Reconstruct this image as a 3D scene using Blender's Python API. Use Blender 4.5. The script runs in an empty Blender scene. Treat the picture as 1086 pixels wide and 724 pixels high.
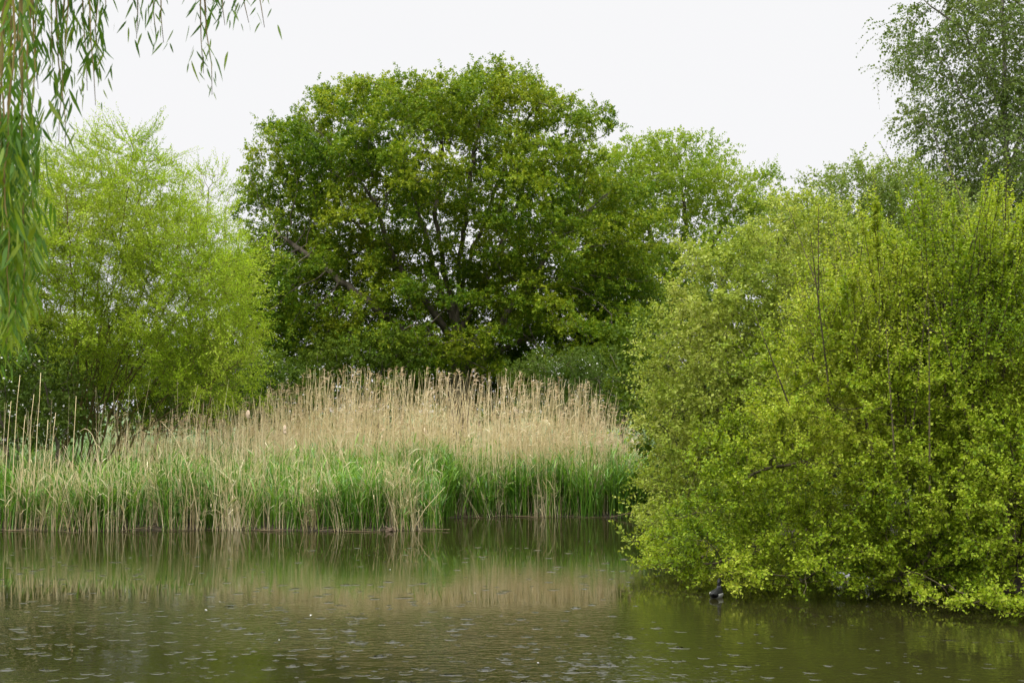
import bpy, math
import numpy as np
from mathutils import Vector

# ------------------------------------------------------------------ camera, sky, sun, exposure
SC = bpy.context.scene
COL = SC.collection
FPX, CX, CY, HORIZON, CAMZ = 1508.0, 543.0, 362.0, 437.0, 1.7
PITCH = math.atan((HORIZON - CY) / FPX)

cam = bpy.data.cameras.new("camera")
cam.lens, cam.sensor_width = 50.0, 36.0
cam.clip_start, cam.clip_end = 0.1, 6000.0
cam.dof.use_dof = True
cam.dof.focus_distance = 19.0
cam.dof.aperture_fstop = 8.0
camo = bpy.data.objects.new("camera", cam)
camo.location = (0, 0, CAMZ)
camo.rotation_euler = (math.pi / 2 + PITCH, 0, 0)
COL.objects.link(camo)
SC.camera = camo

SUN_ELEV, SUN_AZ = math.radians(50), math.radians(215)     # high, behind the camera to the left
world = bpy.data.worlds.new("World")
SC.world = world
world.use_nodes = True
wn, wl = world.node_tree.nodes, world.node_tree.links
wn.clear()
wo = wn.new("ShaderNodeOutputWorld")
bg = wn.new("ShaderNodeBackground")
bg.inputs["Strength"].default_value = 0.1
sky = wn.new("ShaderNodeTexSky")
sky.sky_type = 'NISHITA'
sky.sun_disc = False
sky.sun_elevation = SUN_ELEV
sky.sun_rotation = SUN_AZ
sky.dust_density = 4.0
hsv = wn.new("ShaderNodeHueSaturation")
hsv.inputs["Saturation"].default_value = 0.15
wl.new(sky.outputs[0], hsv.inputs["Color"])
# the cloud sheet of an overcast day: even near the horizon, brighter overhead
tc = wn.new("ShaderNodeTexCoord")
sep = wn.new("ShaderNodeSeparateXYZ")
wl.new(tc.outputs["Generated"], sep.inputs[0])
mr = wn.new("ShaderNodeMapRange")
mr.interpolation_type = 'SMOOTHSTEP'
mr.inputs["From Min"].default_value = 0.27
mr.inputs["From Max"].default_value = 0.95
mr.inputs["To Min"].default_value = 1.0
mr.inputs["To Max"].default_value = 5.6
wl.new(sep.outputs["Z"], mr.inputs["Value"])
cloud = wn.new("ShaderNodeMix")
cloud.data_type = 'RGBA'
cloud.blend_type = 'MULTIPLY'
cloud.inputs["Factor"].default_value = 1.0
cloud.inputs[6].default_value = (9.75, 9.75, 9.9, 1)
wl.new(mr.outputs[0], cloud.inputs[7])
mx = wn.new("ShaderNodeMix")
mx.data_type = 'RGBA'
mx.inputs["Factor"].default_value = 0.93
wl.new(hsv.outputs[0], mx.inputs[6])
wl.new(cloud.outputs[2], mx.inputs[7])
wl.new(mx.outputs[2], bg.inputs["Color"])
wl.new(bg.outputs[0], wo.inputs[0])

sun = bpy.data.lights.new("sun", 'SUN')
sun.energy = 1.5
sun.angle = math.radians(25)
sun.color = (1.0, 0.97, 0.92)
suno = bpy.data.objects.new("sun", sun)
sd = Vector((math.sin(SUN_AZ) * math.cos(SUN_ELEV), math.cos(SUN_AZ) * math.cos(SUN_ELEV), math.sin(SUN_ELEV)))
suno.rotation_euler = (-sd).to_track_quat('-Z', 'Y').to_euler()
suno.location = (0, 0, 60)
COL.objects.link(suno)

SC.view_settings.view_transform = 'Standard'
SC.view_settings.look = 'None'
SC.view_settings.gamma = 1.0
SC.view_settings.use_curve_mapping = False
SC.view_settings.exposure = 0.0
cy = SC.cycles
cy.max_bounces = 8
cy.diffuse_bounces = 4
cy.glossy_bounces = 3
cy.transmission_bounces = 4
cy.caustics_reflective = False
cy.caustics_refractive = False


# ------------------------------------------------------------------ helpers
def at(px, py, Y):
    """the world point seen at photograph pixel (px, py), Y metres away"""
    u, v = (px - CX) / FPX, (CY - py) / FPX
    d = np.array([u, math.cos(PITCH) - v * math.sin(PITCH), math.sin(PITCH) + v * math.cos(PITCH)])
    return np.array([0, 0, CAMZ]) + d * (Y / d[1])


def nrm(a):
    return a / np.maximum(np.linalg.norm(a, axis=-1, keepdims=True), 1e-9)


def tag(o, label=None, cat=None, group=None, kind=None):
    if label: o["label"] = label
    if cat: o["category"] = cat
    if group: o["group"] = group
    if kind: o["kind"] = kind
    return o


def empty(name, loc):
    o = bpy.data.objects.new(name, None)
    o.location = [float(c) for c in loc]
    COL.objects.link(o)
    return o


def mesh_obj(name, V, F, mats, parent=None, origin=None, smooth=True, midx=None):
    V = np.asarray(V, dtype=np.float32).reshape(-1, 3)
    F = np.asarray(F, dtype=np.int32)
    if origin is not None:
        V = V - np.asarray(origin, dtype=np.float32)
    k = F.shape[1]
    assert F.min() >= 0 and F.max() < len(V), name
    me = bpy.data.meshes.new(name)
    me.vertices.add(len(V))
    me.vertices.foreach_set("co", V.ravel())
    me.loops.add(len(F) * k)
    me.loops.foreach_set("vertex_index", F.ravel())
    me.polygons.add(len(F))
    me.polygons.foreach_set("loop_start", np.arange(0, len(F) * k, k, dtype=np.int32))
    me.polygons.foreach_set("use_smooth", np.full(len(F), smooth, dtype=bool))
    for m in (mats if isinstance(mats, (list, tuple)) else [mats]):
        me.materials.append(m)
    if midx is not None:
        me.polygons.foreach_set("material_index", np.asarray(midx, dtype=np.int32))
    me.update(calc_edges=True)
    o = bpy.data.objects.new(name, me)
    COL.objects.link(o)
    if parent is not None:
        o.parent = parent
    elif origin is not None:
        o.location = [float(c) for c in origin]
    return o


class Pile:
    """collects vertex / triangle arrays for one mesh"""
    def __init__(s):
        s.V, s.F, s.n = [], [], 0

    def add(s, V, F):
        if len(V) == 0: return
        s.V.append(np.asarray(V).reshape(-1, 3)); s.F.append(np.asarray(F) + s.n); s.n += len(s.V[-1])

    def obj(s, name, mat, parent=None, origin=None, smooth=True):
        return mesh_obj(name, np.concatenate(s.V), np.concatenate(s.F), mat, parent, origin, smooth)


def frames(D):
    ref = np.where(np.abs(D[:, 2:3]) < 0.95, np.array([[0.13, 0.21, 1.0]]), np.array([[1.0, 0.17, 0.05]]))
    a = nrm(np.cross(D, ref))
    return a, np.cross(D, a)


def tubes(P0, P1, D0, D1, R0, R1, sides):
    """one open tapered tube per row"""
    n = len(P0)
    a0, b0 = frames(D0); a1, b1 = frames(D1)
    # one frame per tube, projected, keeps the two rings untwisted
    a1 = nrm(a0 - D1 * np.sum(a0 * D1, 1, keepdims=True)); b1 = np.cross(D1, a1)
    th = np.linspace(0, 2 * np.pi, sides, endpoint=False)
    c, s = np.cos(th)[None, :, None], np.sin(th)[None, :, None]
    r0 = P0[:, None] + R0[:, None, None] * (a0[:, None] * c + b0[:, None] * s)
    r1 = P1[:, None] + R1[:, None, None] * (a1[:, None] * c + b1[:, None] * s)
    V = np.concatenate([r0, r1], 1).reshape(-1, 3)
    i = np.arange(sides); j = (i + 1) % sides
    f = np.concatenate([np.stack([i, j, j + sides], 1), np.stack([i, j + sides, i + sides], 1)], 0)
    F = (f[None] + (np.arange(n) * 2 * sides)[:, None, None]).reshape(-1, 3)
    return V, F


def polytube(pts, radii, sides=6):
    """a continuous tube along a polyline, tip closed to a point-like ring"""
    P = np.asarray(pts, float); R = np.asarray(radii, float)
    D = nrm(np.gradient(P, axis=0))
    a, b = frames(D[:1]); fa = [a[0]]
    for k in range(1, len(P)):
        v = fa[-1] - D[k] * np.dot(fa[-1], D[k]); fa.append(v / np.linalg.norm(v))
    A = np.array(fa); B = np.cross(D, A)
    th = np.linspace(0, 2 * np.pi, sides, endpoint=False)
    V = P[:, None] + R[:, None, None] * (A[:, None] * np.cos(th)[None, :, None] + B[:, None] * np.sin(th)[None, :, None])
    V = V.reshape(-1, 3)
    F = []
    for k in range(len(P) - 1):
        for i in range(sides):
            j = (i + 1) % sides
            F += [[k * sides + i, k * sides + j, (k + 1) * sides + j], [k * sides + i, (k + 1) * sides + j, (k + 1) * sides + i]]
    n = len(V)
    V = np.concatenate([V, P[-1:], P[:1]])
    for i in range(sides):
        j = (i + 1) % sides
        F.append([(len(P) - 1) * sides + i, (len(P) - 1) * sides + j, n])
        F.append([j, i, n + 1])
    return V, np.array(F)


def leaf4(P, D, N, L, W, fold=0.25, tip=-0.12):
    """leaf-shaped faces: base, two shoulders, tip, folded a little along the midrib"""
    S = nrm(np.cross(D, N)); N2 = np.cross(S, D)
    L = L[:, None]; W = W[:, None]
    base = P
    m = P + D * L * 0.45 + N2 * W * fold
    V = np.stack([base, m + S * W, P + D * L + N2 * L * tip, m - S * W], 1).reshape(-1, 3)
    f = np.array([[0, 1, 2], [0, 2, 3]])
    F = (f[None] + (np.arange(len(P)) * 4)[:, None, None]).reshape(-1, 3)
    return V, F


def blades(P, D, side, L, W, bend, prof):
    """ribbons that curve along 'bend'; prof = [(t, width)], the last one a point"""
    n, k = len(P), len(prof)
    V = []
    for t, w in prof:
        c = P + D * (L * t)[:, None] + bend * (L * t * t)[:, None]
        V.append(c - side * (W * w)[:, None]); V.append(c + side * (W * w)[:, None])
    V = np.stack(V, 1).reshape(-1, 3)
    f = []
    for q in range(k - 1):
        a = 2 * q
        f += [[a, a + 1, a + 3], [a, a + 3, a + 2]]
    f = np.array(f)
    F = (f[None] + (np.arange(n) * 2 * k)[:, None, None]).reshape(-1, 3)
    return V, F


def randdir(rng, n):
    return nrm(rng.normal(size=(n, 3)))


# ------------------------------------------------------------------ materials
def new_mat(name):
    m = bpy.data.materials.new(name)
    m.use_nodes = True
    n, l = m.node_tree.nodes, m.node_tree.links
    n.clear()
    return m, n, l, n.new("ShaderNodeOutputMaterial")


def ramp(n, stops):
    r = n.new("ShaderNodeValToRGB")
    e = r.color_ramp.elements
    e[0].position, e[0].color = stops[0][0], (*stops[0][1], 1)
    e[1].position, e[1].color = stops[-1][0], (*stops[-1][1], 1)
    for p, c in stops[1:-1]:
        x = e.new(p); x.color = (*c, 1)
    return r


def leaf_mat(name, cols, trans=0.35, rough=0.55, spec=0.13, clump_scale=0.6, clump=0.5, tcol=(1.2, 1.15, 0.7)):
    """each leaf gets its own tint; whole clumps drift between young and older growth"""
    m, n, l, out = new_mat(name)
    g = n.new("ShaderNodeNewGeometry")
    tcn = n.new("ShaderNodeTexCoord")
    ns = n.new("ShaderNodeTexNoise")
    ns.inputs["Scale"].default_value = clump_scale
    ns.inputs["Detail"].default_value = 2
    l.new(tcn.outputs["Object"], ns.inputs["Vector"])
    mp = n.new("ShaderNodeMapRange")
    mp.inputs["From Min"].default_value = 0.3; mp.inputs["From Max"].default_value = 0.7
    l.new(ns.outputs["Fac"], mp.inputs["Value"])
    mixv = n.new("ShaderNodeMix")
    mixv.inputs["Factor"].default_value = clump
    l.new(g.outputs["Random Per Island"], mixv.inputs[2]); l.new(mp.outputs[0], mixv.inputs[3])
    k = len(cols)
    r = ramp(n, [(0.12 + 0.76 * i / (k - 1), c) for i, c in enumerate(cols)])
    l.new(mixv.outputs[0], r.inputs["Fac"])
    p = n.new("ShaderNodeBsdfPrincipled")
    p.inputs["Roughness"].default_value = rough
    p.inputs["Specular IOR Level"].default_value = spec
    l.new(r.outputs["Color"], p.inputs["Base Color"])
    tm = n.new("ShaderNodeMix"); tm.data_type = 'RGBA'; tm.blend_type = 'MULTIPLY'
    tm.inputs["Factor"].default_value = 1.0
    tm.inputs[7].default_value = (*tcol, 1)
    l.new(r.outputs["Color"], tm.inputs[6])
    t = n.new("ShaderNodeBsdfTranslucent")
    l.new(tm.outputs[2], t.inputs["Color"])
    ms = n.new("ShaderNodeMixShader")
    ms.inputs["Fac"].default_value = trans
    l.new(p.outputs[0], ms.inputs[1]); l.new(t.outputs[0], ms.inputs[2])
    l.new(ms.outputs[0], out.inputs[0])
    return m


def bark_mat(name, c1, c2, scale=6.0, stretch=0.25):
    m, n, l, out = new_mat(name)
    tcn = n.new("ShaderNodeTexCoord"); mp = n.new("ShaderNodeMapping")
    mp.inputs["Scale"].default_value = (1, 1, stretch)
    l.new(tcn.outputs["Object"], mp.inputs[0])
    ns = n.new("ShaderNodeTexNoise")
    ns.inputs["Scale"].default_value = scale; ns.inputs["Detail"].default_value = 6
    l.new(mp.outputs[0], ns.inputs["Vector"])
    r = ramp(n, [(0.35, c1), (0.65, c2)])
    l.new(ns.outputs["Fac"], r.inputs["Fac"])
    p = n.new("ShaderNodeBsdfPrincipled")
    p.inputs["Roughness"].default_value = 0.9
    p.inputs["Specular IOR Level"].default_value = 0.2
    b = n.new("ShaderNodeBump"); b.inputs["Strength"].default_value = 0.6; b.inputs["Distance"].default_value = 0.03
    l.new(ns.outputs["Fac"], b.inputs["Height"]); l.new(b.outputs[0], p.inputs["Normal"])
    l.new(r.outputs["Color"], p.inputs["Base Color"]); l.new(p.outputs[0], out.inputs[0])
    return m


def plain_mat(name, c, rough=0.6, spec=0.4):
    m, n, l, out = new_mat(name)
    p = n.new("ShaderNodeBsdfPrincipled")
    ns = n.new("ShaderNodeTexNoise"); ns.inputs["Scale"].default_value = 40
    r = ramp(n, [(0.3, tuple(x * 0.8 for x in c)), (0.7, tuple(min(1, x * 1.15) for x in c))])
    l.new(ns.outputs["Fac"], r.inputs["Fac"]); l.new(r.outputs["Color"], p.inputs["Base Color"])
    p.inputs["Roughness"].default_value = rough
    p.inputs["Specular IOR Level"].default_value = spec
    l.new(p.outputs[0], out.inputs[0])
    return m


OAK_LEAF = leaf_mat("oak_leaf", [(0.050, 0.115, 0.007), (0.13, 0.205, 0.010), (0.30, 0.34, 0.022)], 0.36, clump_scale=0.5, clump=0.5)
MAPLE_LEAF = leaf_mat("maple_leaf", [(0.09, 0.17, 0.010), (0.18, 0.27, 0.017), (0.31, 0.37, 0.045)], 0.42)
SALLOW_LEAF = leaf_mat("sallow_leaf", [(0.095, 0.175, 0.008), (0.23, 0.32, 0.013), (0.42, 0.47, 0.055)], 0.38, clump_scale=0.9)
PALE_SALLOW_LEAF = leaf_mat("pale_sallow_leaf", [(0.13, 0.195, 0.018), (0.265, 0.335, 0.038), (0.43, 0.46, 0.12)], 0.38, clump_scale=0.9)
OLIVE_LEAF = leaf_mat("olive_leaf", [(0.085, 0.145, 0.022), (0.165, 0.235, 0.04), (0.28, 0.33, 0.09)], 0.36)
WILLOW_LEAF = leaf_mat("willow_leaf", [(0.155, 0.265, 0.010), (0.295, 0.425, 0.020), (0.47, 0.56, 0.08)], 0.42, clump_scale=0.7)
WEEPING_LEAF = leaf_mat("weeping_leaf", [(0.040, 0.10, 0.012), (0.075, 0.16, 0.016), (0.17, 0.24, 0.025)], 0.45, 0.5, 0.25, clump_scale=1.5, clump=0.3)
CURTAIN_LEAF = leaf_mat("curtain_leaf", [(0.045, 0.12, 0.011), (0.09, 0.19, 0.016), (0.22, 0.30, 0.022)], 0.48, 0.5, 0.25, clump_scale=1.5, clump=0.3)
BIRCH_LEAF = leaf_mat("birch_leaf", [(0.075, 0.125, 0.024), (0.125, 0.19, 0.034), (0.20, 0.25, 0.06)], 0.38)
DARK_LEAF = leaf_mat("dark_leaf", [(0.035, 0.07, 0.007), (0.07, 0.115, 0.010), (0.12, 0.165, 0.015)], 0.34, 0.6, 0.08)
HAW_LEAF = leaf_mat("hawthorn_leaf", [(0.04, 0.075, 0.010), (0.07, 0.115, 0.014), (0.12, 0.155, 0.03)], 0.34, 0.6, 0.1)
BLOSSOM = plain_mat("blossom", (0.72, 0.72, 0.66))
OAK_BARK = bark_mat("oak_bark", (0.075, 0.063, 0.045), (0.19, 0.16, 0.12))
SHRUB_BARK = bark_mat("shrub_bark", (0.05, 0.045, 0.022), (0.12, 0.10, 0.05), 14)
WILLOW_BARK = bark_mat("willow_bark", (0.07, 0.06, 0.02), (0.17, 0.13, 0.045), 14)
WEEPING_TWIG = bark_mat("weeping_twig", (0.13, 0.09, 0.03), (0.24, 0.19, 0.06), 20)
BIRCH_BARK = bark_mat("birch_bark", (0.07, 0.055, 0.045), (0.3, 0.27, 0.24), 5, 2.0)
DRY_REED = leaf_mat("dry_reed", [(0.52, 0.42, 0.21), (0.74, 0.645, 0.38), (0.87, 0.80, 0.56)], 0.35, 0.6, 0.3, 0.8, 0.35, (1.0, 0.9, 0.7))
DRY_PLUME = leaf_mat("dry_plume", [(0.36, 0.26, 0.15), (0.50, 0.40, 0.25), (0.66, 0.56, 0.38)], 0.3, 0.8, 0.1, 0.8, 0.35, (1.0, 0.9, 0.7))
GREEN_REED = leaf_mat("green_reed", [(0.05, 0.13, 0.014), (0.10, 0.23, 0.022), (0.21, 0.345, 0.05)], 0.4, 0.45, 0.35, 0.8, 0.3)
LITTER = leaf_mat("old_litter", [(0.06, 0.045, 0.022), (0.13, 0.10, 0.05), (0.28, 0.22, 0.12)], 0.1, 0.7, 0.2)
GRASS_MAT = leaf_mat("meadow_grass", [(0.045, 0.10, 0.018), (0.08, 0.15, 0.02), (0.17, 0.2, 0.06)], 0.35, 0.5, 0.3, 0.3, 0.5)


def ground_material():
    m, n, l, out = new_mat("bank_soil")
    tcn = n.new("ShaderNodeTexCoord")
    n1 = n.new("ShaderNodeTexNoise"); n1.inputs["Scale"].default_value = 0.7; n1.inputs["Detail"].default_value = 8
    n2 = n.new("ShaderNodeTexNoise"); n2.inputs["Scale"].default_value = 9; n2.inputs["Detail"].default_value = 8
    l.new(tcn.outputs["Object"], n1.inputs["Vector"]); l.new(tcn.outputs["Object"], n2.inputs["Vector"])
    soil = ramp(n, [(0.3, (0.025, 0.02, 0.012)), (0.7, (0.075, 0.055, 0.03))])
    turf = ramp(n, [(0.3, (0.035, 0.075, 0.015)), (0.7, (0.08, 0.13, 0.03))])
    l.new(n2.outputs["Fac"], soil.inputs["Fac"]); l.new(n2.outputs["Fac"], turf.inputs["Fac"])
    sp = n.new("ShaderNodeSeparateXYZ"); l.new(tcn.outputs["Object"], sp.inputs[0])
    ad = n.new("ShaderNodeMath"); ad.operation = 'MULTIPLY_ADD'
    ad.inputs[1].default_value = 0.25
    l.new(n1.outputs["Fac"], ad.inputs[0]); l.new(sp.outputs["Z"], ad.inputs[2])
    mr_ = n.new("ShaderNodeMapRange")
    mr_.inputs["From Min"].default_value = 0.28; mr_.inputs["From Max"].default_value = 0.42
    l.new(ad.outputs[0], mr_.inputs["Value"])
    mix = n.new("ShaderNodeMix"); mix.data_type = 'RGBA'
    l.new(mr_.outputs[0], mix.inputs["Factor"]); l.new(soil.outputs["Color"], mix.inputs[6]); l.new(turf.outputs["Color"], mix.inputs[7])
    p = n.new("ShaderNodeBsdfPrincipled"); p.inputs["Roughness"].default_value = 0.95
    b = n.new("ShaderNodeBump"); b.inputs["Distance"].default_value = 0.05
    l.new(n2.outputs["Fac"], b.inputs["Height"]); l.new(b.outputs[0], p.inputs["Normal"])
    l.new(mix.outputs[2], p.inputs["Base Color"]); l.new(p.outputs[0], out.inputs[0])
    return m


def water_material(name="pond_water", bump=True):
    m, n, l, out = new_mat(name)
    p = n.new("ShaderNodeBsdfPrincipled")
    p.inputs["Base Color"].default_value = (0.016, 0.0155, 0.0045, 1)
    p.inputs["Roughness"].default_value = 0.03
    p.inputs["IOR"].default_value = 1.33
    if bump:
        tcn = n.new("ShaderNodeTexCoord")
        mp = n.new("ShaderNodeMapping"); mp.inputs["Scale"].default_value = (0.6, 1.0, 1.0)
        l.new(tcn.outputs["Object"], mp.inputs[0])
        a = n.new("ShaderNodeTexNoise"); a.inputs["Scale"].default_value = 2.2; a.inputs["Detail"].default_value = 2
        b = n.new("ShaderNodeTexNoise"); b.inputs["Scale"].default_value = 19.0; b.inputs["Detail"].default_value = 2
        c = n.new("ShaderNodeTexNoise"); c.inputs["Scale"].default_value = 0.32; c.inputs["Detail"].default_value = 2
        for q in (a, b, c): l.new(mp.outputs[0], q.inputs["Vector"])
        cal = n.new("ShaderNodeMapRange")
        cal.inputs["From Min"].default_value = 0.38; cal.inputs["From Max"].default_value = 0.62
        cal.inputs["To Min"].default_value = 0.06; cal.inputs["To Max"].default_value = 1.0
        l.new(c.outputs["Fac"], cal.inputs["Value"])
        # the strip sheltered by the reeds lies calmer
        sp = n.new("ShaderNodeSeparateXYZ"); l.new(tcn.outputs["Object"], sp.inputs[0])
        sh = n.new("ShaderNodeMapRange"); sh.interpolation_type = 'SMOOTHSTEP'
        sh.inputs["From Min"].default_value = 9.8; sh.inputs["From Max"].default_value = 13.5
        sh.inputs["To Min"].default_value = 1.0; sh.inputs["To Max"].default_value = 0.12
        l.new(sp.outputs["Y"], sh.inputs["Value"])
        mu = n.new("ShaderNodeMath"); mu.operation = 'MULTIPLY'
        l.new(cal.outputs[0], mu.inputs[0]); l.new(sh.outputs[0], mu.inputs[1])
        b1 = n.new("ShaderNodeBump"); b1.inputs["Distance"].default_value = 0.007
        l.new(a.outputs["Fac"], b1.inputs["Height"]); l.new(sh.outputs[0], b1.inputs["Strength"])
        b2 = n.new("ShaderNodeBump"); b2.inputs["Distance"].default_value = 0.009
        l.new(b.outputs["Fac"], b2.inputs["Height"]); l.new(mu.outputs[0], b2.inputs["Strength"])
        l.new(b1.outputs[0], b2.inputs["Normal"]); l.new(b2.outputs[0], p.inputs["Normal"])
    l.new(p.outputs[0], out.inputs[0])
    return m


WATER = water_material()
RIPPLE = water_material("ripple_water", False)

# ------------------------------------------------------------------ ground and water
POND = np.array([(-60, 21.2), (-14, 20.7), (-9, 20.9), (-6, 20.5), (-4.2, 20.75), (-2.6, 20.5), (-1.25, 20.75), (-1.0, 21.6), (-1.2, 23.0),
                 (0.2, 23.4), (1.6, 23.1), (2.8, 23.3), (3.3, 22.4), (3.0, 19.5), (3.2, 17.0), (3.5, 15.2), (4.2, 13.9), (5.4, 13.2), (7.5, 12.0), (8.2, 9), (7.6, 6), (5.5, 3.5),
                 (2.0, 1.5), (-2.2, 1.4), (-3.6, 3.0), (-4.4, 6.5), (-6.5, 8.5), (-9, 8), (-60, 6)], float)


def pond_dist(X, Y):
    """signed distance to the shore, positive on land"""
    d = np.full(X.shape, 1e9); inside = np.zeros(X.shape, bool)
    for i in range(len(POND)):
        a, b = POND[i - 1], POND[i]
        e = b - a
        t = np.clip(((X - a[0]) * e[0] + (Y - a[1]) * e[1]) / (e @ e), 0, 1)
        d = np.minimum(d, np.hypot(X - a[0] - t * e[0], Y - a[1] - t * e[1]))
        c = (a[1] > Y) != (b[1] > Y)
        with np.errstate(divide='ignore', invalid='ignore'):
            xc = a[0] + (Y - a[1]) * e[0] / (e[1] if e[1] != 0 else 1e-9)
        inside ^= c & (X < xc)
    return np.where(inside, -d, d)


def ground_z(X, Y):
    d = pond_dist(X, Y)
    z = np.where(d < 0, np.maximum(d * 0.5, -0.9), 0.16 * (1 - np.exp(-np.maximum(d, 0) * 1.6)) + 0.012 * np.minimum(np.maximum(d, 0), 30))
    return z + 0.02 * np.sin(X * 1.3 + Y * 0.7) * np.sin(Y * 1.1 - X * 0.4) - 0.01


def gz(x, y):
    return float(ground_z(np.array([x]), np.array([y]))[0])


u = np.linspace(-1, 1, 281)
gx = 26 * u + 3000 * np.abs(u) ** 9 * np.sign(u)
gy = 14 + 26 * u + 3000 * np.abs(u) ** 9 * np.sign(u)
GX, GY = np.meshgrid(gx, gy)
gv = np.stack([GX, GY, ground_z(GX, GY)], -1).reshape(-1, 3)
nn = len(u); I = np.arange(nn * nn).reshape(nn, nn)
gf = np.stack([I[:-1, :-1], I[:-1, 1:], I[1:, 1:], I[1:, :-1]], -1).reshape(-1, 4)
tag(mesh_obj("ground", gv, gf, ground_material()), "grassy bank and soil round the pond", kind="structure")

wx = np.linspace(-62, 10, 60); wy = np.linspace(0.5, 25, 40)
WX, WY = np.meshgrid(wx, wy)
I = np.arange(WX.size).reshape(WX.shape)
tag(mesh_obj("water", np.stack([WX, WY, WX * 0], -1).reshape(-1, 3),
             np.stack([I[:-1, :-1], I[:-1, 1:], I[1:, 1:], I[1:, :-1]], -1).reshape(-1, 4), WATER),
    "murky olive pond water with rain falling on it", kind="structure")


# ------------------------------------------------------------------ tree growth
def clump_points(rng, blobs, n_clump, per, r_clump, shell=4.0, front=0.5, zmin=0.3, flat=0.7, voids=()):
    """attraction points gathered in leaf clumps inside the crown's lobes"""
    C, R = [], []
    for (px, py, Y, rx, ry, rz) in blobs:
        C.append(at(px, py, Y)); R.append((rx * Y / FPX, rz, ry * Y / FPX))
    C, R = np.array(C), np.array(R)
    w = (R[:, 0] * R[:, 2]) ** 1.0 * np.sqrt(R[:, 1]); w /= w.sum()
    out = []; cnt = 0
    while cnt < n_clump:
        k = rng.choice(len(C), p=w)
        d = rng.normal(size=3); d /= np.linalg.norm(d)
        if rng.random() < front: d[1] = -abs(d[1])
        p = C[k] + d * R[k] * rng.random() ** (1.0 / shell)
        inside = (((p - C) / (R * 0.72)) ** 2).sum(1) < 1
        if inside.any() and rng.random() < 0.45: continue     # keep most clumps near the crown's skin
        if p[2] < zmin: continue
        qx, qy = CX + FPX * p[0] / p[1], HORIZON - FPX * (p[2] - CAMZ) / p[1]
        if any(((qx - a) / c) ** 2 + ((qy - b_) / d_) ** 2 < 1 and rng.random() < pr * (1 if p[1] < C[0, 1] else .22) for a, b_, c, d_, pr in voids): continue
        rc = r_clump * rng.uniform(0.6, 1.35)
        q = rng.normal(size=(per, 3)) * np.array([rc, rc, rc * flat]) * 0.55 + p
        out.append(q[q[:, 2] > zmin]); cnt += 1
    return np.concatenate(out)


def colonize(rng, seeds, attr, step, di, dk, iters=140, wob=0.15, up=0.0):
    pos, par = [], []
    for line in seeds:                              # (parent_point_index or -1, [points])
        pts = [np.asarray(p, float) for p in line]
        if pos:
            allp = np.array(pos); prev = int(np.argmin(((allp - pts[0]) ** 2).sum(1)))
            if np.linalg.norm(allp[prev] - pts[0]) > step * 2.5: prev = -1
        else:
            prev = -1
        for a, b in zip(pts[:-1], pts[1:]):
            m = max(1, int(round(np.linalg.norm(b - a) / step)))
            if prev < 0:
                pos.append(a); par.append(-1); prev = len(pos) - 1
            for q in range(1, m + 1):
                j = rng.normal(size=3) * step * 0.10
                pos.append(a + (b - a) * q / m + j); par.append(prev); prev = len(pos) - 1
    n_seed = len(pos)
    attr = attr.copy()
    P = np.array(pos); par = list(par)
    nd = np.full(len(attr), 1e9); ni = np.zeros(len(attr), int)

    def upd(i0):
        new = P[i0:]
        for s in range(0, len(new), 400):
            blk = new[s:s + 400]
            d = ((attr[:, None] - blk[None]) ** 2).sum(2)
            k = d.argmin(1); dm = np.sqrt(d[np.arange(len(attr)), k])
            b = dm < nd
            nd[b] = dm[b]; ni[b] = k[b] + i0 + s
    upd(0)
    kids = np.zeros(len(P), int)
    for it in range(iters):
        if len(attr) == 0: break
        act = nd < di
        if not act.any():
            di *= 1.3
            continue
        ids, inv = np.unique(ni[act], return_inverse=True)
        S = np.zeros((len(ids), 3))
        np.add.at(S, inv, nrm(attr[act] - P[ni[act]]))
        S = nrm(nrm(S) + rng.normal(size=S.shape) * wob + np.array([0, 0, up]))
        ok = kids[ids] < 4
        if not ok.any(): break
        ids, S = ids[ok], S[ok]
        i0 = len(P)
        P = np.concatenate([P, P[ids] + S * step])
        par += list(ids)
        kids = np.concatenate([kids, np.zeros(len(ids), int)]); np.add.at(kids, ids, 1)
        upd(i0)
        keep = nd > dk
        attr, nd, ni = attr[keep], nd[keep], ni[keep]
    return P, np.array(par), n_seed


def skeleton(P, par, rtip, rbase):
    n = len(P)
    tips = np.zeros(n); haskid = np.zeros(n, bool); haskid[par[par >= 0]] = True
    tips[~haskid] = 1
    main = np.full(n, -1); best = np.zeros(n)
    for i in range(n - 1, -1, -1):
        p = par[i]
        if p >= 0:
            tips[p] += tips[i]
            if tips[i] >= best[p]: best[p] = tips[i]; main[p] = i
    ex = math.log(rbase / rtip) / math.log(max(tips.max(), 2))
    R = rtip * tips ** ex
    D = np.zeros((n, 3)); has = par >= 0
    D[has] = nrm(P[has] - P[par[has]])
    mm = main >= 0
    D[mm] = nrm(D[mm] + nrm(P[main[mm]] - P[mm]))
    D[np.linalg.norm(D, axis=1) < 1e-6] = (0, 0, 1)
    return tips, R, D, main


def wood_mesh(idx, P, par, R, D, main):
    """tubes for the edges that end in the nodes idx"""
    pile = Pile()
    idx = idx[par[idx] >= 0]
    p = par[idx]
    E = nrm(P[idx] - P[p])
    is_main = main[p] == idx
    D0 = np.where(is_main[:, None], D[p], E)
    R0 = np.where(is_main, R[p], np.minimum(R[p], R[idx] * 1.15))
    for lo, hi, sides in ((0, 0.012, 3), (0.012, 0.05, 5), (0.05, 9, 9)):
        s = (R[idx] >= lo) & (R[idx] < hi)
        if s.any():
            pile.add(*tubes(P[p][s], P[idx][s], D0[s], D[idx][s], R0[s], R[idx][s], sides))
    return pile


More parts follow.
